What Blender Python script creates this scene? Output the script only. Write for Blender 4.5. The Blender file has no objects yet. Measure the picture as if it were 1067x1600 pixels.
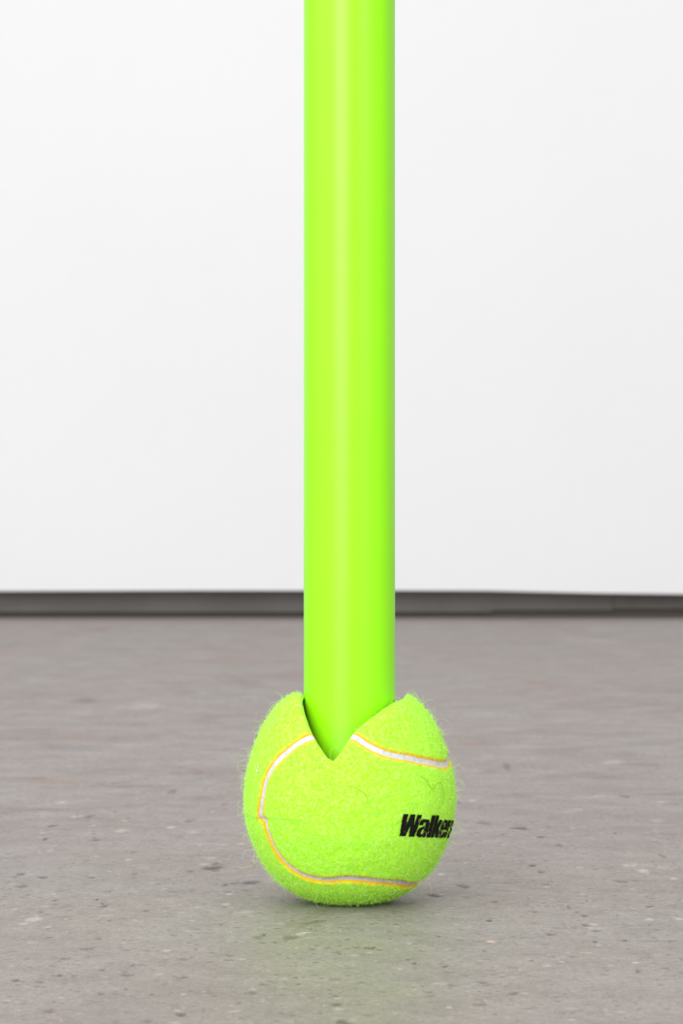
import bpy, math, random
import numpy as np
from mathutils import Vector

random.seed(7)
rng = np.random.default_rng(11)
SC = bpy.context.scene
COL = SC.collection

# ------------------------------------------------------------------ camera
F = 100.0 / 36.0 * 1600.0            # focal length in picture units (1067 x 1600 frame)
U = 1.0 / 4970.0                     # metres per picture unit at the ball
DIST = F * U                         # camera to ball axis
CAM_H = 609.0 * U                    # lens height above the floor
BALL_X = 12.8 * U
cam_d = bpy.data.cameras.new('camera')
cam = bpy.data.objects.new('camera', cam_d)
COL.objects.link(cam)
cam.location = (0.0, -DIST, CAM_H)
cam.rotation_euler = (math.pi / 2, 0, 0)
cam_d.lens = 100.0
cam_d.sensor_width = 36.0
cam_d.sensor_fit = 'AUTO'
cam_d.clip_start = 0.01
cam_d.clip_end = 50
cam_d.dof.use_dof = True
cam_d.dof.focus_distance = DIST - 0.024
cam_d.dof.aperture_fstop = 38.0
SC.camera = cam

# ------------------------------------------------------------------ light
world = bpy.data.worlds.new('gallery_ambience')
SC.world = world
world.use_nodes = True
bg = world.node_tree.nodes['Background']
bg.inputs[0].default_value = (1.0, 0.985, 0.985, 1)
bg.inputs[1].default_value = 0.42


def area(name, loc, target, sx, sy, power, color=(1, 1, 1)):
    d = bpy.data.lights.new(name, 'AREA')
    d.shape = 'RECTANGLE'
    d.size, d.size_y, d.energy, d.color = sx, sy, power, color
    o = bpy.data.objects.new(name, d)
    COL.objects.link(o)
    o.location = loc
    o.rotation_euler = (Vector(target) - Vector(loc)).to_track_quat('-Z', 'Y').to_euler()
    return o


area('ceiling_softbox', (-0.2, -0.3, 2.9), (-0.2, -0.3, 0), 3.6, 3.4, 56)
area('front_softbox', (-1.15, -3.0, 1.45), (0.1, 0.8, 0.4), 1.8, 2.6, 99)
area('added_side_fill', (1.9, -2.3, 1.4), (0.0, 0.5, 0.3), 1.6, 2.2, 26)  # fill light added to brighten the pole's right side, no known lamp there
area('left_wall_stand_in', (-2.9, -0.9, 1.4), (0.0, 0.3, 0.3), 2.4, 2.4, 24)  # added light standing in for an unseen white wall on the left

SC.view_settings.view_transform = 'Standard'
SC.view_settings.look = 'None'
SC.view_settings.gamma = 1.0
SC.view_settings.use_curve_mapping = False
SC.view_settings.exposure = 0.035


# ------------------------------------------------------------------ helpers
def new_mat(name):
    m = bpy.data.materials.new(name)
    m.use_nodes = True
    nt = m.node_tree
    b = nt.nodes['Principled BSDF']
    return m, nt, b


def N(nt, kind, **kw):
    n = nt.nodes.new(kind)
    for k, v in kw.items():
        setattr(n, k, v)
    return n


def noise(nt, vec, scale, detail=3, rough=0.55):
    n = N(nt, 'ShaderNodeTexNoise')
    n.inputs['Scale'].default_value = scale
    n.inputs['Detail'].default_value = detail
    n.inputs['Roughness'].default_value = rough
    nt.links.new(vec, n.inputs['Vector'])
    return n.outputs[0]


def ramp(nt, fac, stops):
    r = N(nt, 'ShaderNodeValToRGB')
    e = r.color_ramp.elements
    while len(e) < len(stops):
        e.new(0.5)
    for i, (p, c) in enumerate(stops):
        e[i].position = p
        e[i].color = c if len(c) == 4 else (*c, 1)
    nt.links.new(fac, r.inputs[0])
    return r.outputs[0]


def mix(nt, blend, fac, a, b):
    m = N(nt, 'ShaderNodeMix', data_type='RGBA', blend_type=blend)
    for sock, v in ((m.inputs[0], fac), (m.inputs[6], a), (m.inputs[7], b)):
        if isinstance(v, (int, float)):
            sock.default_value = v
        elif isinstance(v, tuple):
            sock.default_value = v if len(v) == 4 else (*v, 1)
        else:
            nt.links.new(v, sock)
    return m.outputs[2]


def bump(nt, b, height, strength, dist):
    bm = N(nt, 'ShaderNodeBump')
    bm.inputs['Strength'].default_value = strength
    bm.inputs['Distance'].default_value = dist
    nt.links.new(height, bm.inputs['Height'])
    nt.links.new(bm.outputs[0], b.inputs['Normal'])


def grey(v):
    return (v, v, v, 1)


def mesh_obj(name, verts, faces, mat, parent=None, smooth=True):
    """verts (n,3) array in metres, faces: (m,3)/(m,4) array or list of lists."""
    me = bpy.data.meshes.new(name)
    verts = np.asarray(verts, dtype=np.float32)
    if isinstance(faces, np.ndarray):
        k = faces.shape[1]
        me.vertices.add(len(verts))
        me.vertices.foreach_set('co', verts.ravel())
        me.loops.add(faces.size)
        me.loops.foreach_set('vertex_index', faces.astype(np.int32).ravel())
        me.polygons.add(len(faces))
        me.polygons.foreach_set('loop_start', np.arange(0, faces.size, k, dtype=np.int32))
        me.update(calc_edges=True)
    else:
        me.from_pydata(verts.tolist(), [], faces)
        me.update()
    me.validate()
    me.polygons.foreach_set('use_smooth', np.full(len(me.polygons), smooth))
    me.materials.append(mat)
    o = bpy.data.objects.new(name, me)
    COL.objects.link(o)
    if parent is not None:
        o.parent = parent
    return o


def vattr(o, name, vals):
    a = o.data.attributes.new(name, 'FLOAT', 'POINT')
    a.data.foreach_set('value', np.asarray(vals, dtype=np.float32))


def prism(name, outline, y0, y1, mat, parent=None):
    """extrude a polygon given in X,Z from y0 to y1"""
    n = len(outline)
    v = [(x, y0, z) for x, z in outline] + [(x, y1, z) for x, z in outline]
    f = [list(range(n)), list(range(2 * n - 1, n - 1, -1))]
    for i in range(n):
        j = (i + 1) % n
        f.append([i, i + n, j + n, j])
    return mesh_obj(name, v, f, mat, parent, smooth=False)


def tag(o, **kw):
    for k, v in kw.items():
        o[k] = v
    return o


def smoothstep(a, b, x):
    t = np.clip((x - a) / (b - a), 0, 1)
    return t * t * (3 - 2 * t)


def value_noise2(x, y, seed):
    g = np.random.default_rng(seed).random((64, 64))
    xi, yi = np.floor(x).astype(int), np.floor(y).astype(int)
    fx, fy = x - xi, y - yi
    fx, fy = fx * fx * (3 - 2 * fx), fy * fy * (3 - 2 * fy)
    a, b = g[xi % 64, yi % 64], g[(xi + 1) % 64, yi % 64]
    c, d = g[xi % 64, (yi + 1) % 64], g[(xi + 1) % 64, (yi + 1) % 64]
    return (a * (1 - fx) + b * fx) * (1 - fy) + (c * (1 - fx) + d * fx) * fy


# ------------------------------------------------------------------ setting: wall, base, floor
WALL_Y = 3.285 - DIST
m_wall, nt, b = new_mat('white_wall_paint')
tc = N(nt, 'ShaderNodeTexCoord').outputs['Object']
c = ramp(nt, noise(nt, tc, 3.0, 4), [(0.3, (0.876, 0.885, 0.898)), (0.7, (0.894, 0.902, 0.914))])
nt.links.new(c, b.inputs['Base Color'])
b.inputs['Roughness'].default_value = 0.7
b.inputs['Specular IOR Level'].default_value = 0.25
bump(nt, b, noise(nt, tc, 60, 4), 0.15, 0.002)

SW = F / (WALL_Y + DIST)                 # picture units per metre at the wall
edge = [(-4.5, 0.0310)]
for px, py in ((0, 923.6), (150, 923.2), (300, 922.6), (480, 922.8), (620, 922.6), (760, 923.0),
               (830, 924.6), (930, 926.8), (1000, 927.6), (1067, 928.4)):
    edge.append(((px - 533.5) / SW, CAM_H - (py - 800) / SW))
edge.append((4.5, 0.0265))
wall = prism('wall_back', edge + [(4.5, 3.2), (-4.5, 3.2)], WALL_Y, WALL_Y + 0.012, m_wall)
tag(wall, kind='structure', label='plain matt white wall behind the pole, ending above a dark base gap')

m_base, nt, b = new_mat('grey_brown_base_strip')
tc = N(nt, 'ShaderNodeTexCoord').outputs['Object']
c = ramp(nt, noise(nt, tc, 9, 5), [(0.3, (0.125, 0.115, 0.104)), (0.55, (0.162, 0.151, 0.138)), (0.75, (0.185, 0.17, 0.15))])
nt.links.new(c, b.inputs['Base Color'])
b.inputs['Roughness'].default_value = 0.6
m_gap, nt, b = new_mat('dark_base_gap')
b.inputs['Base Color'].default_value = (0.12, 0.104, 0.09, 1)
b.inputs['Roughness'].default_value = 0.9

base = prism('baseboard_back', [(-4.5, 0.0), (4.5, 0.0), (4.5, 0.06), (-4.5, 0.06)], WALL_Y + 0.047, WALL_Y + 0.06, m_gap)
tag(base, kind='structure', label='recessed dark grey base strip between white wall and concrete floor')
jx = (963 - 533.5) / SW
for x0, x1, zb in ((-4.5, (772 - 533.5) / SW, 0.0055), ((772.0 - 533.5) / SW, jx, 0.0080), (jx + 0.0008, 4.5, 0.0095)):
    prism('base_board', [(x0, zb), (x1, zb), (x1, 0.058), (x0, 0.058)], WALL_Y + 0.038, WALL_Y + 0.050, m_base, base)

# --- concrete floor: dense near the ball, with its chips, scuffs and cracks
m_floor, nt, b = new_mat('worn_grey_concrete')
L = nt.links
tc = N(nt, 'ShaderNodeTexCoord').outputs['Object']
big = noise(nt, tc, 7.0, 5, 0.6)
c = ramp(nt, big, [(0.32, (0.246, 0.208, 0.192)), (0.5, (0.272, 0.235, 0.217)), (0.68, (0.272, 0.250, 0.234))])
c = mix(nt, 'MULTIPLY', 0.8, c, ramp(nt, noise(nt, tc, 45, 5, 0.6), [(0.3, (0.86, 0.85, 0.85)), (0.52, (1, 1, 1)), (0.75, (1.09, 1.09, 1.10))]))
c = mix(nt, 'MULTIPLY', 0.75, c, ramp(nt, noise(nt, tc, 420, 4, 0.7), [(0.3, (0.66, 0.65, 0.64)), (0.5, (1, 1, 1)), (0.72, (1.30, 1.30, 1.30))]))
c = mix(nt, 'MULTIPLY', 0.8, c, ramp(nt, noise(nt, tc, 1500, 3, 0.7), [(0.28, (0.5, 0.49, 0.48)), (0.5, (1, 1, 1)), (0.75, (1.4, 1.4, 1.4))]))
c = mix(nt, 'MULTIPLY', 0.7, c, ramp(nt, noise(nt, tc, 110, 6, 0.7), [(0.30, (0.80, 0.79, 0.77)), (0.5, (1, 1, 1)), (0.70, (1.10, 1.11, 1.11))]))


def flecks(scale, size, share, colour, cur, seed):
    mp = N(nt, 'ShaderNodeMapping')
    mp.inputs['Location'].default_value = (seed, seed * 1.7, 0)
    L.new(tc, mp.inputs['Vector'])
    # ragged outlines: push the lookup about a little
    nz = N(nt, 'ShaderNodeTexNoise')
    nz.inputs['Scale'].default_value = scale * 2.2
    L.new(mp.outputs[0], nz.inputs['Vector'])
    off = N(nt, 'ShaderNodeVectorMath', operation='MULTIPLY_ADD')
    off.inputs[1].default_value = (0.5 / scale,) * 3
    L.new(nz.outputs['Color'], off.inputs[0])
    L.new(mp.outputs[0], off.inputs[2])
    v = N(nt, 'ShaderNodeTexVoronoi', voronoi_dimensions='2D')
    v.inputs['Scale'].default_value = scale
    L.new(off.outputs[0], v.inputs['Vector'])
    sep = N(nt, 'ShaderNodeSeparateColor')
    L.new(v.outputs['Color'], sep.inputs[0])
    keep = N(nt, 'ShaderNodeMath', operation='LESS_THAN')
    keep.inputs[1].default_value = share
    L.new(sep.outputs[0], keep.inputs[0])
    near = N(nt, 'ShaderNodeMapRange')
    near.inputs[1].default_value = size
    near.inputs[2].default_value = size * 0.55
    L.new(v.outputs['Distance'], near.inputs[0])
    mul = N(nt, 'ShaderNodeMath', operation='MULTIPLY')
    L.new(keep.outputs[0], mul.inputs[0])
    L.new(near.outputs[0], mul.inputs[1])
    return mix(nt, 'MIX', mul.outputs[0], cur, colour), mul.outputs[0]


c, _ = flecks(520, 0.42, 0.02, (0.36, 0.34, 0.325), c, 3.1)
c, _ = flecks(230, 0.30, 0.018, (0.37, 0.355, 0.34), c, 1.3)
c, p1 = flecks(420, 0.36, 0.04, (0.125, 0.112, 0.104), c, 5.7)
c, p2 = flecks(170, 0.24, 0.06, (0.15, 0.137, 0.13), c, 9.2)
c, _ = flecks(300, 0.35, 0.02, (0.26, 0.20, 0.172), c, 12.4)
at = N(nt, 'ShaderNodeAttribute', attribute_name='stain')
c = mix(nt, 'MULTIPLY', 1.0, c, at.outputs['Color'])
L.new(c, b.inputs['Base Color'])
rr = ramp(nt, noise(nt, tc, 30, 4), [(0.3, grey(0.46)), (0.7, grey(0.62))])
L.new(rr, b.inputs['Roughness'])
b.inputs['Specular IOR Level'].default_value = 0.45
h1 = mix(nt, 'MIX', 0.5, noise(nt, tc, 1100, 3), noise(nt, tc, 180, 3))
bump(nt, b, h1, 0.35, 0.0006)

# marks on the floor: picture position, half-width, half-height, tint
D1, D2, D3 = (0.60, 0.59, 0.58), (0.36, 0.35, 0.35), (0.15, 0.15, 0.15)
S1, BL, OL = (0.82, 0.81, 0.80), (0.88, 0.94, 0.97), (0.45, 0.44, 0.32)
L1, L2, L3 = (1.13, 1.15, 1.16), (1.30, 1.32, 1.33), (1.65, 1.66, 1.66)
PK = (1.0, 0.84, 0.76)
MARKS = [
    (92, 1524, 11, 2.2, D2), (25, 1532, 6, 2.2, D2), (283, 1526, 14, 2.2, D1), (199, 1524, 7, 1.8, D1), (159, 1516, 5, 2, D2),
    (117, 1524, 4, 1.5, D1), (77, 1579, 11, 4, D1), (232, 1597, 10, 3, D1), (69, 1371, 8, 2, D2), (32, 1366, 6, 1.6, D2),
    (24, 1370, 6, 1.6, D1), (71, 1311, 5, 1.8, D2), (150, 1312, 8, 2, D1), (147, 1303, 4, 1.5, D1), (141, 1459, 11, 3, PK), (154, 1467, 7, 2, D1),
    (287, 1498, 9, 2, D1), (41, 1443, 7, 1.3, L3), (163, 1431, 13, 1.5, L2), (202, 1343, 7, 2.2, L3), (358, 1397, 5, 1.7, L3),
    (354, 1413, 6, 2, L3), (352, 1417, 6, 1.6, D2), (380, 1426, 20, 3.5, L2), (326, 1458, 6, 2.2, PK), (152, 1405, 1.7, 1.5, D3),
    (345, 1444, 1.6, 1.4, D3), (80, 1418, 1.3, 1.4, D3), (160, 1411, 3, 1.2, D2), (352, 1383, 6, 2, D2), (368, 1380, 8, 1.8, D2), (390, 1379, 18, 2.6, D3),
    (120, 1276, 7, 2.4, L3), (315, 1318, 20, 2.2, L1), (69, 1331, 11, 2.2, L2), (178, 1479, 15, 2.5, BL), (270, 1237, 8, 3, D1),
    (337, 1349, 5, 1.8, D1), (338, 1360, 6, 1.6, D1), (210, 1365, 5, 2, D1), (330, 1341, 9, 1.6, L2), (322, 1351, 8, 1.5, L2),
    (65, 1425, 5, 1.3, D1), (105, 1433, 12, 1.0, D1), (172, 1438, 5, 1.2, D1), (303, 1300, 12, 2, L2), (345, 1320, 10, 2, L2),
    (50, 1472, 8, 2.4, L2), (90, 1465, 8, 1.5, L2), (262, 1456, 5, 1.6, L2), (295, 1455, 8, 1.5, L2), (135, 1483, 8, 1.8, D1),
    (105, 1497, 10, 1.8, D1), (207, 1509, 4, 2, D1), (178, 1561, 9, 2.2, PK), (159, 1553, 6, 2, D1), (60, 1541, 6, 1.6, D1),
    (977, 1244, 8, 2.6, D1), (818, 1294, 10, 2.8, D2), (755, 1285, 13, 2.2, D1), (1036, 1338, 3.5, 3.5, D1), (845, 1362, 5.5, 1.6, D2),
    (725, 1385, 8, 2.2, D2), (681, 1399, 12, 2.4, D3), (687, 1398, 6, 1.2, L3), (773, 1409, 5, 1.7, D2), (889, 1418, 4, 2.2, D2), (901, 1425, 4, 1.5, D1),
    (1015, 1416, 8, 1.8, D2), (914, 1431, 6, 1.2, D2), (765, 1438, 5, 1.4, D2), (860, 1460, 9, 1.8, D2), (977, 1469, 5.5, 1.8, D3),
    (1025, 1470, 46, 0.9, D1), (825, 1466, 60, 0.8, S1), (904, 1356, 6, 1.8, L3), (1053, 1373, 5, 1.7, L3), (855, 1385, 5, 1.7, L2), (925, 1444, 7, 1.4, L3),
    (884, 1350, 5, 1.7, L2), (1062, 1436, 6, 1.4, L3), (1044, 1453, 6, 1.3, L2), (992, 1449, 7, 1.2, L2), (771, 1472, 8, 2.2, L3), (728, 1507, 10, 3, L1),
    (803, 1511, 7, 1.6, D1), (996, 1517, 5.5, 1.7, D2), (803, 1552, 8, 2.6, D1), (753, 1569, 13, 2.4, D1), (946, 1546, 11, 1.7, S1), (961, 1455, 2, 1.6, D3),
    (930, 1472, 4, 1.5, D2), (1044, 1492, 4, 1.3, D1), (1012, 1495, 9, 3.5, S1), (835, 1575, 6, 3, S1), (890, 1404, 5, 1.2, D1), (925, 1408, 9, 0.9, D1),
    (790, 1379, 40, 0.9, D1), (870, 1342, 40, 1.2, S1), (745, 1311, 14, 1.5, S1), (785, 1342, 12, 1.5, S1), (853, 1344, 6, 1.5, D1), (950, 1355, 9, 1.5, S1),
    (769, 1245, 17, 3, BL), (1005, 1238, 6, 2.5, L2), (890, 1270, 14, 3, L1), (950, 1215, 30, 4, S1), (1050, 1240, 30, 4, S1),
    (736, 1052, 70, 10, (1.04, 1.07, 1.10)), (793, 1199, 6, 6, D1), (767, 1204, 16, 3, S1), (956, 1191, 11, 4, L3), (992, 1195, 42, 4, (0.78, 0.77, 0.76)),
    (809, 1167, 36, 5, L1), (1024, 1173, 32, 7, L1), (920, 1127, 65, 4, L1), (885, 1083, 26, 6, PK), (939, 982, 26, 5, L1), (760, 1180, 12, 4, L1),
    (229, 1102, 30, 5, L2), (190, 1105, 18, 3.5, L1), (137, 1094, 15, 4, D1), (90, 1060, 9, 5, (0.9, 0.86, 0.80)), (190, 1133, 46, 4, S1),
    (360, 1184, 22, 7, L1), (311, 1191, 32, 5, L1), (310, 1207, 65, 3, S1), (160, 1202, 80, 6, BL), (26, 1120, 14, 6, S1), (22, 1028, 32, 5, L1),
    (320, 1128, 22, 5, S1), (90, 1265, 110, 3, S1), (200, 1228, 90, 2.5, S1), (60, 1145, 40, 5, S1), (330, 1020, 60, 9, (0.99, 1.02, 1.03)),
    (575, 1481, 10, 2.2, OL), (489, 1483, 6, 1.8, OL), (510, 1482, 5, 1.2, OL), (555, 1494, 8, 2.2, L2), (527, 1556, 6, 2.2, D1), (470, 1460, 7, 3, L2),
    (475, 1448, 7, 3, PK), (648, 1505, 2.6, 1.4, D2), (548, 1430, 34, 3.2, L1), (560, 1428, 14, 1.0, L2), (525, 1433, 12, 1.0, L2), (482, 1442, 22, 2, D1), (500, 1438, 10, 1.2, D2), (545, 1443, 14, 1.0, D1), (412, 1460, 4, 2, D2),
    (640, 1475, 3, 1.5, L3), (610, 1455, 8, 1.5, D1), (467, 1537, 4, 2, D1), (430, 1472, 4, 1.3, D2), (395, 1425, 16, 1.2, L2), (435, 1443, 10, 1.2, L2),
]

rm = random.Random(41)
for _ in range(460):                                  # the many small chips, sand grains and scuffs between the larger marks
    py = 1225 + 375 * rm.random() ** 0.9
    w_ = rm.choice((2, 2, 3, 3, 4, 5, 6, 8, 11)) * rm.uniform(0.7, 1.3)
    MARKS.append((rm.uniform(-40, 1107), py, w_, max(1.0, w_ * rm.uniform(0.16, 0.30)), rm.choice((D1, D1, D2, S1, S1, L1, L2, L2, L3, PK, BL, S1))))
for _ in range(70):
    py = rm.uniform(975, 1230)
    w_ = rm.uniform(12, 55)
    MARKS.append((rm.uniform(-40, 1107), py, w_, rm.uniform(2.5, 6), rm.choice((S1, L1, BL, (0.95, 0.93, 0.92), (1.05, 1.02, 1.0), PK))))
MARKS += [(330 - 17 * i, 1203 + 2.1 * i + 3 * math.sin(i), 16, 1.7, S1) for i in range(12)] + [(60 - 22 * i, 1265 + 2 * i, 20, 2, S1) for i in range(4)]


def axis(parts):
    out = [np.arange(a, b_, s) for a, b_, s in parts]
    return np.unique(np.round(np.concatenate(out), 6))


ax = axis([(-4.5, -0.5, 0.25), (-0.5, -0.125, 0.005), (-0.125, 0.125, 0.00062), (0.125, 0.5, 0.005), (0.5, 4.51, 0.25)])
ay = axis([(-4.5, -0.9, 0.3), (-0.9, -0.22, 0.03), (-0.22, 0.24, 0.0013), (0.24, 0.7, 0.004), (0.7, WALL_Y + 0.08, 0.02)])
GX, GY = np.meshgrid(ax, ay, indexing='ij')
stain = np.ones(GX.shape + (3,))
GZ = np.zeros(GX.shape)
j1 = value_noise2(GX * 900 + 1000, GY * 900 + 1000, 1) - 0.5
j2 = value_noise2(GX * 350 + 500, GY * 350 + 500, 2) - 0.5
for k, (px, py, hw, hh, tint) in enumerate(MARKS):
    dep = CAM_H * F / (py - 800.0)
    X = (px - 533.5) * dep / F
    Y = dep - DIST
    ra, rb = hw * dep / F, hh * dep * dep / (F * CAM_H)
    i0, i1 = np.searchsorted(ax, [X - 2.2 * ra, X + 2.2 * ra])
    k0, k1 = np.searchsorted(ay, [Y - 2.2 * rb, Y + 2.2 * rb])
    sl = (slice(i0, i1), slice(k0, k1))
    if i1 <= i0 or k1 <= k0:
        continue
    ang = 0.35 * math.sin(k * 12.9)
    dx, dy = GX[sl] - X, GY[sl] - Y
    if max(hw, 2) < 20:
        dx = dx + ang * dy * min(1, ra / rb)
    q = np.sqrt((dx / ra) ** 2 + (dy / rb) ** 2) + 0.9 * j1[sl] + 0.7 * j2[sl]
    soft = 0.45 if hw < 15 else 0.9
    w = 1 - smoothstep(1 - soft, 1 + soft * 0.4, q)
    for ch in range(3):
        stain[..., ch][sl] *= 1 + (tint[ch] - 1) * w
    if tint[0] < 0.75:                               # chips are shallow pits
        GZ[sl] -= 0.00035 * w
nx, ny = len(ax), len(ay)
idx = np.arange(nx * ny).reshape(nx, ny)
quads = np.stack([idx[:-1, :-1], idx[1:, :-1], idx[1:, 1:], idx[:-1, 1:]], -1).reshape(-1, 4)
floor = mesh_obj('floor', np.stack([GX, GY, GZ], -1).reshape(-1, 3), quads, m_floor)
ca = floor.data.attributes.new('stain', 'FLOAT_COLOR', 'POINT')
ca.data.foreach_set('color', np.concatenate([stain, np.ones(GX.shape + (1,))], -1).astype(np.float32).ravel())
tag(floor, kind='structure', label='worn warm grey concrete floor with small chips and scuffs')

# ------------------------------------------------------------------ the pole
R_POLE = 71.0 * U
m_pole, nt, b = new_mat('neon_green_gloss_enamel')
tc = N(nt, 'ShaderNodeTexCoord').outputs['Object']
c = ramp(nt, noise(nt, tc, 20, 3), [(0.3, (0.335, 0.985, 0.004)), (0.7, (0.352, 0.99, 0.006))])
v = N(nt, 'ShaderNodeTexVoronoi')
v.inputs['Scale'].default_value = 210
nt.links.new(tc, v.inputs['Vector'])
sp = N(nt, 'ShaderNodeSeparateColor')
nt.links.new(v.outputs['Color'], sp.inputs[0])
k1 = N(nt, 'ShaderNodeMath', operation='LESS_THAN')
k1.inputs[1].default_value = 0.035
nt.links.new(sp.outputs[0], k1.inputs[0])
k2 = N(nt, 'ShaderNodeMapRange')
k2.inputs[1].default_value, k2.inputs[2].default_value = 0.10, 0.05
nt.links.new(v.outputs['Distance'], k2.inputs[0])
k3 = N(nt, 'ShaderNodeMath', operation='MULTIPLY')
nt.links.new(k1.outputs[0], k3.inputs[0])
nt.links.new(k2.outputs[0], k3.inputs[1])
c = mix(nt, 'MIX', k3.outputs[0], c, (0.25, 0.70, 0.01))
nt.links.new(c, b.inputs['Base Color'])
b.inputs['Roughness'].default_value = 0.36
b.inputs['IOR'].default_value = 1.48
bump(nt, b, noise(nt, tc, 160, 2), 0.04, 0.001)

POLE_PROF = [(0, 0), (60, 0), (68, 2), (71, 6)] + [(71, 6 + (4650 - 12) * i / 24) for i in range(1, 25)] + [(68, 4648), (60, 4651), (0, 4652)]
NS = 96
pv, pf = [], []
for r, z in POLE_PROF:
    for i in range(NS):
        a = 2 * math.pi * i / NS
        pv.append((r * U * math.cos(a), r * U * math.sin(a), z * U))
for k in range(len(POLE_PROF) - 1):
    for i in range(NS):
        j = (i + 1) % NS
        pf.append((k * NS + i, k * NS + j, (k + 1) * NS + j, (k + 1) * NS + i))
pole = mesh_obj('pole', pv, np.array(pf), m_pole)
pole.location = (BALL_X - 0.5 * U, -22 * U, 14.6 * U)
tag(pole, label='upright neon green gloss painted pole standing in a slit tennis ball', category='pole')

# ------------------------------------------------------------------ the ball: profile of revolution cut by a rim
PROF = np.array([(0, 0), (26, 0.05), (45, 1.2), (60, 4), (78, 10.5), (102, 25), (118, 40), (130, 54), (145, 80), (155, 104), (161, 124),
                 (164, 150), (164.5, 170), (162, 193), (158, 213), (150, 240), (141, 263), (132, 281), (122, 296), (113, 307),
                 (100, 318.5), (91, 325), (82, 330.5), (70, 336)], float)


def catmull(P, n, closed=False):
    P = np.asarray(P, float)
    m = len(P)
    out = []
    segs = m if closed else m - 1
    for i in range(segs):
        if closed:
            p0, p1, p2, p3 = P[(i - 1) % m], P[i], P[(i + 1) % m], P[(i + 2) % m]
        else:
            p0, p1, p2, p3 = P[max(i - 1, 0)], P[i], P[i + 1], P[min(i + 2, m - 1)]
        for t in np.linspace(0, 1, n, endpoint=False):
            out.append(0.5 * ((2 * p1) + (-p0 + p2) * t + (2 * p0 - 5 * p1 + 4 * p2 - p3) * t * t + (-p0 + 3 * p1 - 3 * p2 + p3) * t ** 3))
    if not closed:
        out.append(P[-1])
    return np.array(out)


PD = catmull(PROF, 14)
PD[:, 0] = np.maximum(PD[:, 0], 0)
PD[:, 1] = np.maximum.accumulate(np.maximum(PD[:, 1], 0))
PS = np.concatenate([[0], np.cumsum(np.hypot(*np.diff(PD, axis=0).T))])
# light smoothing of the curve, resampled evenly
ss = np.linspace(0, PS[-1], 400)
pr, pz = np.interp(ss, PS, PD[:, 0]), np.interp(ss, PS, PD[:, 1])
ker = np.hanning(31); ker /= ker.sum()
prs = np.convolve(np.concatenate([-pr[1:16][::-1], pr, 2 * pr[-1] - pr[-16:-1][::-1]]), ker, 'valid')
pzs = np.convolve(np.concatenate([pz[1:16][::-1], pz, 2 * pz[-1] - pz[-16:-1][::-1]]), ker, 'valid')
prs[0] = 0
pzs -= pzs[0]
PS, PR, PZ = ss, prs, pzs


def z_to_r(z):
    return np.interp(z, PZ, PR)


def z_to_s(z):
    return np.interp(z, PZ, PS)


def on_ball(px, py):
    """picture position -> azimuth (0 = towards the camera, + = right) and height on the ball's front"""
    x, zlo, zhi = None, 8.0, 335.0
    for _ in range(46):
        z = 0.5 * (zlo + zhi)
        r = float(z_to_r(z))
        y = 0.0
        for _k in range(4):
            dep = DIST + y * U
            x = (px - 533.5) * dep / F / U - BALL_X / U
            y = -math.sqrt(max(r * r - x * x, 0.0))
        py_here = 800 - F * (z * U - CAM_H) / (DIST + y * U)
        if py_here > py:
            zlo = z
        else:
            zhi = z
    return math.degrees(math.asin(max(-1, min(1, x / r)))), z


# rim, from the front notch to both sides; the back mirrors it, hidden
front = [(530, 1178), (540, 1162), (550, 1147), (565, 1132), (580, 1120), (600, 1105.5), (617, 1095.5), (630, 1090.5)]
left = [(510, 1183), (497, 1165), (487, 1150), (480, 1135), (474, 1119), (470.5, 1101)]
rim = [on_ball(*p) for p in front] + [on_ball(520, 1189)] + [on_ball(*p) for p in left]
rim += [(78, 325.5), (88, 325.5), (95, 323), (103, 317), (115, 305), (130, 290), (150, 268), (165, 250), (175, 238), (180, 231),
        (-62, 329), (-70, 329.5), (-82, 329), (-92, 327.5), (-105, 321), (-120, 310), (-135, 294), (-150, 276), (-165, 255), (-174, 240), (-180, 231)]
rim.sort()
RIM = np.array(rim)
print('rim', [(round(a), round(b_)) for a, b_ in rim])

# seam line on the front, taken on the ball, with its hidden run round the back
upper = [(485, 1151), (467, 1160), (449, 1173.5), (431, 1191), (419, 1209), (413, 1224), (410, 1242), (407.5, 1260), (406, 1276)]
lower = [(412.5, 1280), (415, 1294), (420, 1309), (431, 1331), (445, 1349), (463, 1362.5), (481, 1371), (510, 1376), (538, 1374), (559, 1375),
         (581, 1377), (609, 1379.5), (638, 1383)]
right = [(697, 1194), (663, 1189), (638, 1184), (609, 1178.5), (588, 1171), (570, 1161), (554, 1151)]
pts = [on_ball(*p) for p in right]
pu = [on_ball(*p) for p in upper]
pts += [(0.5 * (pts[-1][0] + pu[0][0]), pts[-1][1] + 10)]
pts += pu
pl = [on_ball(*p) for p in lower]
pts += pl
print('seam', [(round(a), round(b_)) for a, b_ in pts])
pts += [(62, 33), (85, 34), (110, 34), (135, 32), (160, 40), (180, 62), (194, 98), (202, 140), (203, 185), (196, 225), (180, 258), (162, 270), (140, 268), (118, 232), (98, 229)]
seam = catmull(np.array(pts), 30, closed=True)
MOLD_Z = pu[-1][1] - 1.5


def surf(phi, s):
    """phi radians, s arc length -> xyz in units"""
    r, z = np.interp(s, PS, PR), np.interp(s, PS, PZ)
    return np.stack([r * np.sin(phi), -r * np.cos(phi), z], -1)


dr, dz = np.gradient(PR, PS), np.gradient(PZ, PS)
dr, dz = np.convolve(np.pad(dr, 8, 'edge'), np.ones(17) / 17, 'valid'), np.convolve(np.pad(dz, 8, 'edge'), np.ones(17) / 17, 'valid')


def surf_n(phi, s):
    a, b_ = np.interp(s, PS, dz), -np.interp(s, PS, dr)
    l = np.hypot(a, b_)
    a, b_ = a / l, b_ / l
    return np.stack([a * np.sin(phi), -a * np.cos(phi), b_], -1)


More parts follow.
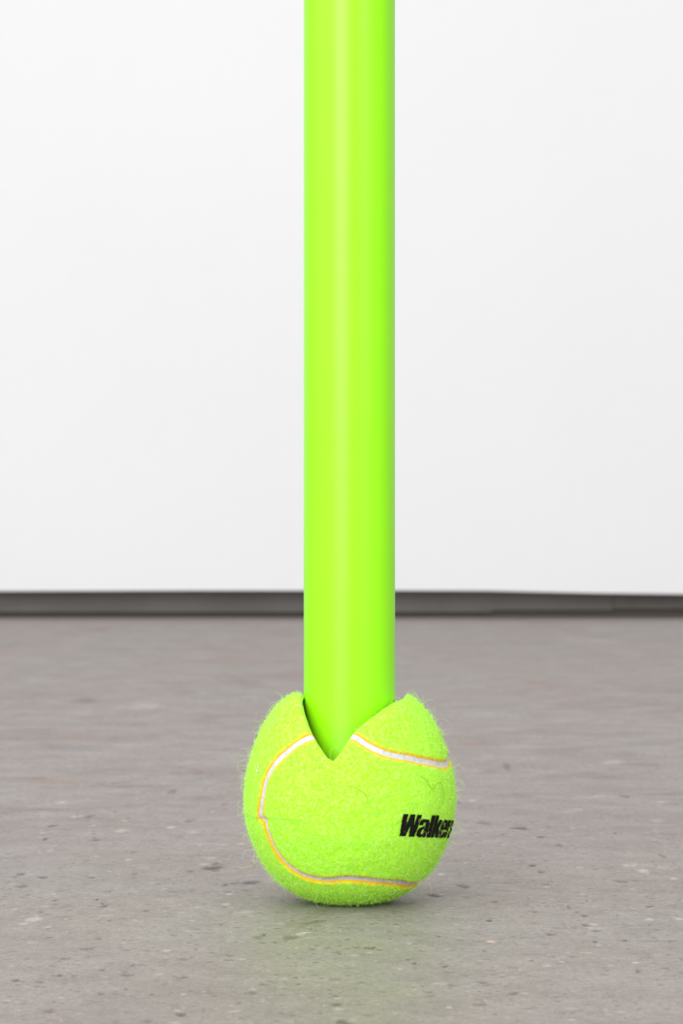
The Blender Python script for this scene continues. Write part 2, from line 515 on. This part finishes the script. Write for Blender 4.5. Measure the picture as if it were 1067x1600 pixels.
seam_xyz = surf(np.radians(seam[:, 0]), z_to_s(seam[:, 1]))


def seam_distance(phi_deg, z, xyz):
    """signed distance to the seam line: + inside the lettered panel"""
    n = len(xyz)
    d = np.empty(n)
    for i in range(0, n, 4000):
        q = xyz[i:i + 4000]
        d2 = (q * q).sum(1)[:, None] + (seam_xyz * seam_xyz).sum(1)[None] - 2 * q @ seam_xyz.T
        k = d2.argmin(1)
        best = None
        for o in (-1, 0):                            # refine on the two neighbouring segments
            a = seam_xyz[(k + o) % len(seam_xyz)]
            e = seam_xyz[(k + o + 1) % len(seam_xyz)] - a
            t = np.clip(((q - a) * e).sum(1) / np.maximum((e * e).sum(1), 1e-9), 0, 1)
            dd = np.linalg.norm(q - a - t[:, None] * e, axis=1)
            best = dd if best is None else np.minimum(best, dd)
        d[i:i + 4000] = best
    ph = np.mod(phi_deg + 160, 360) - 160            # the closed line never crosses -160 degrees
    x, y = seam[:, 0], seam[:, 1]
    x2, y2 = np.roll(x, -1), np.roll(y, -1)
    inside = np.zeros(n, bool)
    for i in range(len(x)):
        if y[i] == y2[i]:
            continue
        cond = ((y[i] > z) != (y2[i] > z)) & (ph < (x2[i] - x[i]) * (z - y[i]) / (y2[i] - y[i]) + x[i])
        inside ^= cond
    return np.where(inside, d, -d)


NP, NT = 720, 250
phis = np.linspace(-180, 180, NP, endpoint=False)
# put a column exactly in each notch
phis[np.abs(phis - RIM[RIM[:, 1].argsort()][2, 0]).argmin()] = on_ball(520, 1189)[0]
rim_z = np.interp(phis, RIM[:, 0], RIM[:, 1])
rim_s = z_to_s(rim_z)
tt = np.linspace(0.004, 1, NT)
PHI, TT = np.meshgrid(np.radians(phis), tt, indexing='ij')
S = TT * rim_s[:, None]
base_xyz = surf(PHI, S)
nrm = surf_n(PHI, S)
zz = base_xyz[..., 2]
sd = seam_distance(np.degrees(PHI).ravel(), zz.ravel(), base_xyz.reshape(-1, 3)).reshape(PHI.shape)
W = 4.3                                               # half width of the pale seam
sd = sd + np.sign(sd) * -0.5 * smoothstep(-6, 6, MOLD_Z - zz) * (1 - smoothstep(45, 75, np.abs(np.degrees(PHI))))   # a little wider below the mould line
low = smoothstep(-4, 4, MOLD_Z - zz) * (1 - smoothstep(60, 80, np.abs(np.degrees(PHI))))
depth_ = 2.4 + 2.6 * low
disp = -depth_ * (1 - smoothstep(W - 1.0, W + 4.5 - 2.5 * low * (sd > 0), np.abs(sd)))
# moulding line on the left: the upper part stands a hair proud
mf = smoothstep(-112, -80, np.degrees(PHI)) * (1 - smoothstep(-40, -8, np.degrees(PHI)))
mz = MOLD_Z + 2.0 * np.sin(PHI * 7)
disp += mf * (0.7 * smoothstep(-1.0, 1.0, zz - mz) * np.exp(-np.maximum(zz - mz, 0) / 14) - 1.2 * smoothstep(-1.0, 1.0, mz - zz) * np.exp(-np.maximum(mz - zz, 0) / 16))
# soft lumps in the felt
cyl = np.degrees(PHI) * 2.8
disp += 1.5 * (value_noise2(cyl / 26 + 100, S / 26 + 50, 5) - 0.5) + 0.9 * (value_noise2(cyl / 9 + 100, S / 9 + 50, 6) - 0.5)
# the felt rounds over at the cut edge
edge_d = (1 - TT) * rim_s[:, None]
disp -= 2.4 * np.exp(-edge_d / 3.0)
V = base_xyz + nrm * disp[..., None]

m_felt, nt, b = new_mat('neon_tennis_felt')
tc = N(nt, 'ShaderNodeTexCoord').outputs['Object']
c = ramp(nt, noise(nt, tc, 900, 4, 0.65), [(0.30, (0.385, 0.90, 0.012)), (0.5, (0.47, 0.96, 0.05)), (0.72, (0.56, 0.99, 0.17))])
c = mix(nt, 'MULTIPLY', 0.5, c, ramp(nt, noise(nt, tc, 130, 4, 0.6), [(0.3, (0.90, 0.95, 0.8)), (0.7, (1.06, 1.02, 1.3))]))
ga = N(nt, 'ShaderNodeAttribute', attribute_name='glue')
gm = N(nt, 'ShaderNodeMath', operation='ADD')
gn = N(nt, 'ShaderNodeMath', operation='MULTIPLY_ADD')
gn.inputs[1].default_value, gn.inputs[2].default_value = 1.1, -0.55
nt.links.new(noise(nt, tc, 700, 3), gn.inputs[0])
nt.links.new(ga.outputs['Fac'], gm.inputs[0])
nt.links.new(gn.outputs[0], gm.inputs[1])
gf = ramp(nt, gm.outputs[0], [(0.28, grey(0)), (0.85, grey(0.88))])
c = mix(nt, 'MIX', gf, c, (0.90, 0.44, 0.02))
nt.links.new(c, b.inputs['Base Color'])
b.inputs['Roughness'].default_value = 0.95
b.inputs['Specular IOR Level'].default_value = 0.15
b.inputs['Sheen Weight'].default_value = 0.15
b.inputs['Sheen Tint'].default_value = (0.85, 1, 0.4, 1)
bump(nt, b, mix(nt, 'MIX', 0.5, noise(nt, tc, 1400, 3), noise(nt, tc, 420, 3)), 0.5, 0.001)

m_seam, nt, b = new_mat('off_white_seam')
tc = N(nt, 'ShaderNodeTexCoord').outputs['Object']
c = ramp(nt, noise(nt, tc, 700, 3), [(0.3, (0.56, 0.56, 0.56)), (0.7, (0.70, 0.695, 0.71))])
nt.links.new(c, b.inputs['Base Color'])
b.inputs['Roughness'].default_value = 0.7
bump(nt, b, noise(nt, tc, 900, 3), 0.3, 0.0006)

m_core, nt, b = new_mat('dark_rubber_core')
b.inputs['Base Color'].default_value = (0.018, 0.03, 0.024, 1)
b.inputs['Roughness'].default_value = 0.75

ball = bpy.data.objects.new('tennis_ball', None)
COL.objects.link(ball)
ball.location = (BALL_X, 0, 0)
ball.empty_display_size = 0.02
tag(ball, label='neon yellow-green felt tennis ball slit open on top, fitted on the foot of the pole', category='tennis ball')

# triangles of the outer skin, split along the seam
gi = np.arange(NP * NT).reshape(NP, NT)
g2 = np.roll(gi, -1, 0)
T = np.concatenate([np.stack([gi[:, :-1], g2[:, :-1], g2[:, 1:]], -1).reshape(-1, 3),
                    np.stack([gi[:, :-1], g2[:, 1:], gi[:, 1:]], -1).reshape(-1, 3)])
VV, SD = V.reshape(-1, 3), sd.reshape(-1)
# felt lip folded in along the rim
skd = 6.8 + 3.5 * smoothstep(-47, -38, phis) * (1 - smoothstep(20, 40, phis))
skirt = VV.reshape(NP, NT, 3)[:, -1] - nrm[:, -1] * skd[:, None]
lip0 = len(VV)
VV = np.concatenate([VV, skirt])
SD = np.concatenate([SD, sd[:, -1]])
li = lip0 + np.arange(NP)
l2 = np.roll(li, -1)
T = np.concatenate([T, np.stack([gi[:, -1], g2[:, -1], l2], -1), np.stack([gi[:, -1], l2, li], -1)])
# bottom cap
VV = np.concatenate([VV, [[0, 0, float(V[:, 0, 2].mean())]]])
SD = np.concatenate([SD, [float(sd[:, 0].mean())]])
T = np.concatenate([T, np.stack([np.full(NP, len(VV) - 1), g2[:, 0], gi[:, 0]], -1)])


def clip(T, verts, f):
    """keep the part of the triangles where f > 0; verts = list of rows (x, y, z, sd)"""
    keep = f[T] > 0
    n = keep.sum(1)
    whole = T[n == 3]
    extra, cache, new = [], {}, []

    def cut(a, b_):
        key = (a, b_) if a < b_ else (b_, a)
        if key not in cache:
            t = f[a] / (f[a] - f[b_])
            cache[key] = len(verts) + len(new)
            new.append(verts[a] * (1 - t) + verts[b_] * t)
        return cache[key]
    for tri in T[(n == 1) | (n == 2)].tolist():
        poly = []
        for i in range(3):
            a, b_ = tri[i], tri[(i + 1) % 3]
            if f[a] > 0:
                poly.append(a)
            if (f[a] > 0) != (f[b_] > 0):
                poly.append(cut(a, b_))
        for i in range(1, len(poly) - 1):
            extra.append((poly[0], poly[i], poly[i + 1]))
    verts = np.concatenate([verts, np.array(new)]) if new else verts
    T2 = np.concatenate([whole, np.array(extra, dtype=whole.dtype)]) if extra else whole
    return T2, verts


def compact(T, verts):
    used, inv = np.unique(T, return_inverse=True)
    return inv.reshape(-1, 3), verts[used]


ROWS = np.concatenate([VV, SD[:, None]], 1)
for f, name in ((SD - W, 'felt_panel'), (-SD - W, 'felt_panel')):
    t_, v_ = compact(*clip(T, ROWS, f))
    o = mesh_obj(name, v_[:, :3] * U, t_, m_felt, ball)
    d_ = np.abs(v_[:, 3]) - W
    vattr(o, 'glue', np.clip(1 - d_ / 9.0, 0, 1))
t_, v_ = clip(T, ROWS, SD + W)
t_, v_ = clip(t_, v_, W - v_[:, 3])
t_, v_ = compact(t_, v_)
seam_o = mesh_obj('seam', v_[:, :3] * U, t_, m_seam, ball)
seam_o['label'] = 'white seam strip with orange glued edges'

# rubber core: a closed shell just under the felt, same slit
sub = slice(None, None, 4)
ph4, tt4 = PHI[sub, ::5], TT[sub, ::5]
tt4[:, -1] = 1.0
S4 = tt4 * (rim_s[sub][:, None] - 1.2)
x4, n4 = surf(ph4, S4), surf_n(ph4, S4)
outer = x4 - n4 * 7.2
inner = x4 - n4 * 13.5
rr_in = np.hypot(inner[..., 0], inner[..., 1])
A, B = outer.shape[:2]
cv = np.concatenate([outer.reshape(-1, 3), inner.reshape(-1, 3)])
ci = np.arange(A * B).reshape(A, B)
cn = np.roll(ci, -1, 0)
off = A * B
cf = [np.stack([ci[:, :-1], cn[:, :-1], cn[:, 1:], ci[:, 1:]], -1).reshape(-1, 4),
      np.stack([ci[:, :-1], ci[:, 1:], cn[:, 1:], cn[:, :-1]], -1).reshape(-1, 4) + off,
      np.stack([ci[:, -1], cn[:, -1], cn[:, -1] + off, ci[:, -1] + off], -1)]
core = mesh_obj('rubber_core', cv * U, np.concatenate(cf), m_core, ball)
core['label'] = 'dark rubber lining seen in the gap by the pole'

# ------------------------------------------------------------------ printed lettering on the right
m_ink, nt, b = new_mat('black_print_ink')
tc = N(nt, 'ShaderNodeTexCoord').outputs['Object']
c = ramp(nt, noise(nt, tc, 1500, 3), [(0.35, (0.004, 0.004, 0.004)), (0.75, (0.016, 0.018, 0.012))])
nt.links.new(c, b.inputs['Base Color'])
b.inputs['Roughness'].default_value = 0.9
b.inputs['Specular IOR Level'].default_value = 0.15
bump(nt, b, noise(nt, tc, 1400, 3), 0.5, 0.001)

GL = {
    'W': (1.07, [[(0, 1), (.27, 1), (.32, .45), (.42, 1), (.68, 1), (.755, .45), (.82, 1), (1.08, 1), (.95, 0), (.645, 0), (.54, .52), (.45, 0), (.13, 0)]], []),
    'a': (.73, [[(0, .54), (0, .66), (.06, .76), (.17, .81), (.5, .81), (.62, .76), (.68, .66), (.68, 0), (.42, 0), (.42, .07), (.34, .01), (.2, -.01),
                 (.08, .03), (0, .12), (0, .28), (.06, .39), (.42, .51), (.42, .62), (.38, .68), (.30, .68), (.27, .62), (.27, .54)]],
          [[(.27, .15), (.32, .12), (.41, .17), (.41, .40), (.31, .34), (.27, .28)]]),
    'l': (.33, [[(0, 0), (.28, 0), (.28, 1), (0, 1)]], []),
    'k': (.70, [[(0, 0), (.28, 0), (.28, .30), (.43, 0), (.72, 0), (.53, .43), (.68, .81), (.41, .81), (.28, .50), (.28, 1), (0, 1)]], []),
    'e': (.72, [[(0, .2), (0, .6), (.06, .73), (.18, .81), (.5, .81), (.62, .73), (.68, .6), (.68, .36), (.27, .36), (.27, .16), (.31, .11), (.38, .11),
                 (.41, .16), (.41, .29), (.68, .29), (.68, .18), (.62, .06), (.5, -.01), (.18, -.01), (.06, .06)]],
          [[(.27, .47), (.41, .47), (.41, .64), (.37, .69), (.31, .69), (.27, .64)]]),
    'r': (.51, [[(0, 0), (.28, 0), (.28, .45), (.36, .55), (.49, .55), (.49, .82), (.38, .79), (.28, .69), (.28, .81), (0, .81)]], []),
    's': (.70, [[(.64, .5), (.40, .5), (.40, .6), (.36, .67), (.29, .67), (.26, .6), (.28, .53), (.58, .38), (.66, .26), (.64, .1), (.54, .0), (.4, -.02),
                 (.2, -.01), (.06, .06), (0, .18), (0, .28), (.26, .28), (.26, .17), (.3, .11), (.36, .11), (.4, .17), (.38, .24), (.1, .40), (.01, .5),
                 (.0, .62), (.06, .74), (.18, .81), (.46, .81), (.58, .75), (.64, .64)]], []),
}


def in_poly(x, y, P):
    r = np.zeros(x.shape, bool)
    for i in range(len(P)):
        (xa, ya), (xb, yb) = P[i], P[(i + 1) % len(P)]
        if ya == yb:
            continue
        r ^= ((ya > y) != (yb > y)) & (x < (xb - xa) * (y - ya) / (yb - ya) + xa)
    return r


p_bl = on_ball(623.5, 1305.5)
p_tl = on_ball(629, 1271)
p_ar = on_ball(694, 1308.3)
CAP = p_tl[1] - p_bl[1]                                # cap height in units
BASE_Z = p_bl[1]
PHI0 = p_bl[0]
RL = 163.0
TILT = (p_ar[1] - p_bl[1]) / (p_ar[0] - p_bl[0])
SLANT = 0.13 + (p_tl[0] - p_bl[0]) * math.pi / 180 * RL / CAP
print('letter', PHI0, BASE_Z, CAP, SLANT, p_ar)


def letter_mask(phi_deg, z):
    u = np.radians(phi_deg - PHI0) * RL / CAP + 0.13
    v = (z - BASE_Z - TILT * (phi_deg - PHI0)) / CAP
    u = u - SLANT * v
    m = np.zeros(u.shape, bool)
    x = 0.0
    for ch in 'Walkers':
        adv, outs, holes = GL[ch]
        g = np.zeros(u.shape, bool)
        for P in outs:
            g |= in_poly((u - x) / 0.97, v, P)
        for P in holes:
            g &= ~in_poly((u - x) / 0.97, v, P)
        m |= g
        x += adv * 0.955
    return m


da, dzl = 0.12, 0.34
aa = np.arange(PHI0 - 2, PHI0 + 80, da)
zl = np.arange(BASE_Z - 20, BASE_Z + CAP + 3, dzl)
LA, LZ = np.meshgrid(aa, zl, indexing='ij')
jit = 0.5 * (value_noise2(LA * 3, LZ * 0.7, 21) - 0.5)
ca_, cz_ = LA[:-1, :-1] + da / 2, LZ[:-1, :-1] + dzl / 2
cell = letter_mask(ca_ + jit[:-1, :-1], cz_ + 1.2 * jit[1:, 1:])
ls = z_to_s(LZ)
lx = surf(np.radians(LA), ls)
ln = surf_n(np.radians(LA), ls)
lcyl = LA * 2.8
lumps = 1.5 * (value_noise2(lcyl / 26 + 100, ls / 26 + 50, 5) - 0.5) + 0.9 * (value_noise2(lcyl / 9 + 100, ls / 9 + 50, 6) - 0.5)
lx = lx + ln * (lumps + 1.7)[..., None]
n0, n1 = LA.shape
lid = np.arange(n0 * n1).reshape(n0, n1)
lq = np.stack([lid[:-1, :-1], lid[1:, :-1], lid[1:, 1:], lid[:-1, 1:]], -1)[cell]
lt = np.concatenate([lq[:, [0, 1, 2]], lq[:, [0, 2, 3]]])
lt, lv = compact(lt, lx.reshape(-1, 3))
let = mesh_obj('lettering', lv * U, lt, m_ink, ball)
let['label'] = 'bold black slanted Walkers lettering'

# ------------------------------------------------------------------ fuzz
def hair_mat(name, cols, trans):
    m, nt, b = new_mat(name)
    hi = N(nt, 'ShaderNodeHairInfo')
    c = ramp(nt, hi.outputs['Random'], cols)
    nt.links.new(c, b.inputs['Base Color'])
    b.inputs['Roughness'].default_value = 0.8
    b.inputs['Specular IOR Level'].default_value = 0.2
    b.inputs['Subsurface Weight'].default_value = 0.0
    return m


m_fuzz = hair_mat('felt_fuzz_fibre', [(0.0, (0.40, 0.93, 0.02)), (0.5, (0.53, 0.98, 0.10)), (1.0, (0.68, 1.0, 0.36))], 0)
m_long = hair_mat('pale_stray_fibre', [(0.0, (0.48, 0.94, 0.06)), (0.6, (0.58, 0.95, 0.15)), (1.0, (0.86, 0.94, 0.58))], 0)
m_dark = hair_mat('dark_stray_hair', [(0.0, (0.16, 0.20, 0.02)), (1.0, (0.2, 0.24, 0.03))], 0)


def hair_obj(name, P, rad, mat, parent):
    """P (n,k,3) in units; rad (k,) in units"""
    n, k = P.shape[:2]
    cu = bpy.data.hair_curves.new(name)
    cu.add_curves([k] * n)
    cu.attributes['position'].data.foreach_set('vector', (P * U).astype(np.float32).ravel())
    ra = cu.attributes.get('radius') or cu.attributes.new('radius', 'FLOAT', 'POINT')
    ra.data.foreach_set('value', np.tile(np.asarray(rad) * U, n).astype(np.float32))
    cu.materials.append(mat)
    o = bpy.data.objects.new(name, cu)
    COL.objects.link(o)
    o.parent = parent
    return o


def roots(n, seed, keep):
    """random points on the felt: phi, s, position, normal"""
    r = np.random.default_rng(seed)
    P_, S_ = np.empty(0), np.empty(0)
    while len(P_) < n:
        ph = r.uniform(-180, 180, n * 3)
        s = r.uniform(8, PS[-1], n * 3)
        rs = z_to_s(np.interp(ph, RIM[:, 0], RIM[:, 1]))
        ok = (r.random(n * 3) < np.interp(s, PS, PR) / PR.max()) & (s < rs - 0.5)
        ph, s = ph[ok], s[ok]
        z = np.interp(s, PS, PZ)
        ok = keep(ph, s, z, r)
        P_, S_ = np.concatenate([P_, ph[ok]]), np.concatenate([S_, s[ok]])
    P_, S_ = P_[:n], S_[:n]
    return P_, S_, surf(np.radians(P_), S_), surf_n(np.radians(P_), S_)


def strands(x0, nn, k, length, lift, curl, seed, sink=1.0):
    r = np.random.default_rng(seed)
    n = len(x0)
    t = r.normal(size=(n, 3))
    t -= (t * nn).sum(1, keepdims=True) * nn
    t /= np.linalg.norm(t, axis=1, keepdims=True)
    d = t * (1 - lift)[:, None] + nn * lift[:, None]
    d /= np.linalg.norm(d, axis=1, keepdims=True)
    turn = r.normal(size=(n, 3))
    P = np.empty((n, k, 3))
    P[:, 0] = x0 - nn * sink
    step = (length / (k - 1))[:, None]
    for i in range(1, k):
        d = d + np.cross(d, turn) * curl + r.normal(size=(n, 3)) * curl * 0.35
        d /= np.linalg.norm(d, axis=1, keepdims=True)
        P[:, i] = P[:, i - 1] + d * step
    # stay out of the ball and above the floor
    rad = np.hypot(P[..., 0], P[..., 1])
    P[..., 2] = np.maximum(P[..., 2], 0.6)
    return P


def keep_short(ph, s, z, r):
    xyz = surf(np.radians(ph), s)
    d = np.abs(seam_distance(ph, z, xyz))
    ink = letter_mask(ph, z)
    return (d > W + 3.0) & ~ink


n_s = 52000
ph, s, x0, nn = roots(n_s, 31, keep_short)
r_ = np.random.default_rng(5)
P = strands(x0, nn, 5, r_.uniform(3.0, 7.5, n_s), r_.uniform(0.05, 0.55, n_s), 0.45, 8)
fz = hair_obj('felt_fuzz', P, [0.16, 0.15, 0.13, 0.1, 0.05], m_fuzz, ball)
fz['kind'] = 'stuff'

n_l = 4300


def keep_long(ph, s, z, r):
    xyz = surf(np.radians(ph), s)
    d = np.abs(seam_distance(ph, z, xyz))
    w = 0.35 + 0.65 * (z < 120) + 0.4 * ((ph < -50) | (ph > 60))
    ink = letter_mask(ph, z) & (r.random(len(ph)) > 0.25)
    return (d > W + 2) & ~ink & (r.random(len(ph)) < w) & (z > 22)


ph, s, x0, nn = roots(n_l, 77, keep_long)
P = strands(x0, nn, 12, r_.gamma(2.2, 5.2, n_l) + 5, r_.uniform(0.15, 0.75, n_l), 0.33, 9)
fl = hair_obj('stray_fuzz', P, [0.115] * 8 + [0.1, 0.08, 0.06, 0.03], m_long, ball)
fl['kind'] = 'stuff'

# two thin dark hairs and a bead of lint caught on the felt
def tube(name, path, rad, mat, parent, n=5):
    P = catmull(np.array(path), 6)
    vs, fs = [], []
    for i, p in enumerate(P):
        t = P[min(i + 1, len(P) - 1)] - P[max(i - 1, 0)]
        t /= np.linalg.norm(t)
        a = np.cross(t, (0.3, 0.2, 0.9)); a /= np.linalg.norm(a)
        b_ = np.cross(t, a)
        rr = rad * (0.5 if i in (0, len(P) - 1) else 1)
        for k in range(n):
            g = 2 * math.pi * k / n
            vs.append(p + rr * (a * math.cos(g) + b_ * math.sin(g)))
    for i in range(len(P) - 1):
        for k in range(n):
            j = (k + 1) % n
            fs.append((i * n + k, i * n + j, (i + 1) * n + j, (i + 1) * n + k))
    return mesh_obj(name, np.array(vs) * U, np.array(fs), mat, parent)


def lifted(points, up):
    out = []
    for px, py in points:
        a, z = on_ball(px, py)
        a = np.radians(a)
        s_ = z_to_s(z)
        out.append(surf(a, s_) + surf_n(a, s_) * up)
    return out


h1 = [(654, 1213), (657, 1216), (663, 1220), (667, 1228), (671.5, 1234), (675, 1231), (679, 1225), (684, 1224), (687, 1230), (688.5, 1242), (688, 1256)]
h2 = [(541, 1229), (549, 1230), (556, 1232), (563, 1236), (569, 1241), (572, 1247), (572.5, 1256)]
tube('stray_hair', lifted(h1, 5.0), 0.30, m_dark, ball)['label'] = 'thin dark curly hair on the right of the felt'
tube('stray_hair', lifted(h2, 8.0), 0.30, m_dark, ball)['label'] = 'thin dark hair on the front of the felt'
m_lint, nt, b = new_mat('pale_lint')
b.inputs['Base Color'].default_value = (0.72, 0.78, 0.62, 1)
b.inputs['Roughness'].default_value = 0.6
lint = tube('lint_speck', lifted([(404.6, 1192), (405.4, 1197), (404.2, 1202)], 2.4), 0.45, m_lint, ball)
p = lifted([(403.6, 1205.5)], 2.2)[0]
lv, lf = [], []
for i in range(7):
    for k in range(10):
        a, g = math.pi * i / 6, 2 * math.pi * k / 10
        lv.append(tuple((p + 2.0 * np.array([math.sin(a) * math.cos(g), math.sin(a) * math.sin(g), math.cos(a)])) * U))
for i in range(6):
    for k in range(10):
        j = (k + 1) % 10
        lf.append((i * 10 + k, (i + 1) * 10 + k, (i + 1) * 10 + j, i * 10 + j))
mesh_obj('lint_bead', lv, np.array(lf), m_lint, ball)['label'] = 'tiny pale bead of lint on the left of the felt'
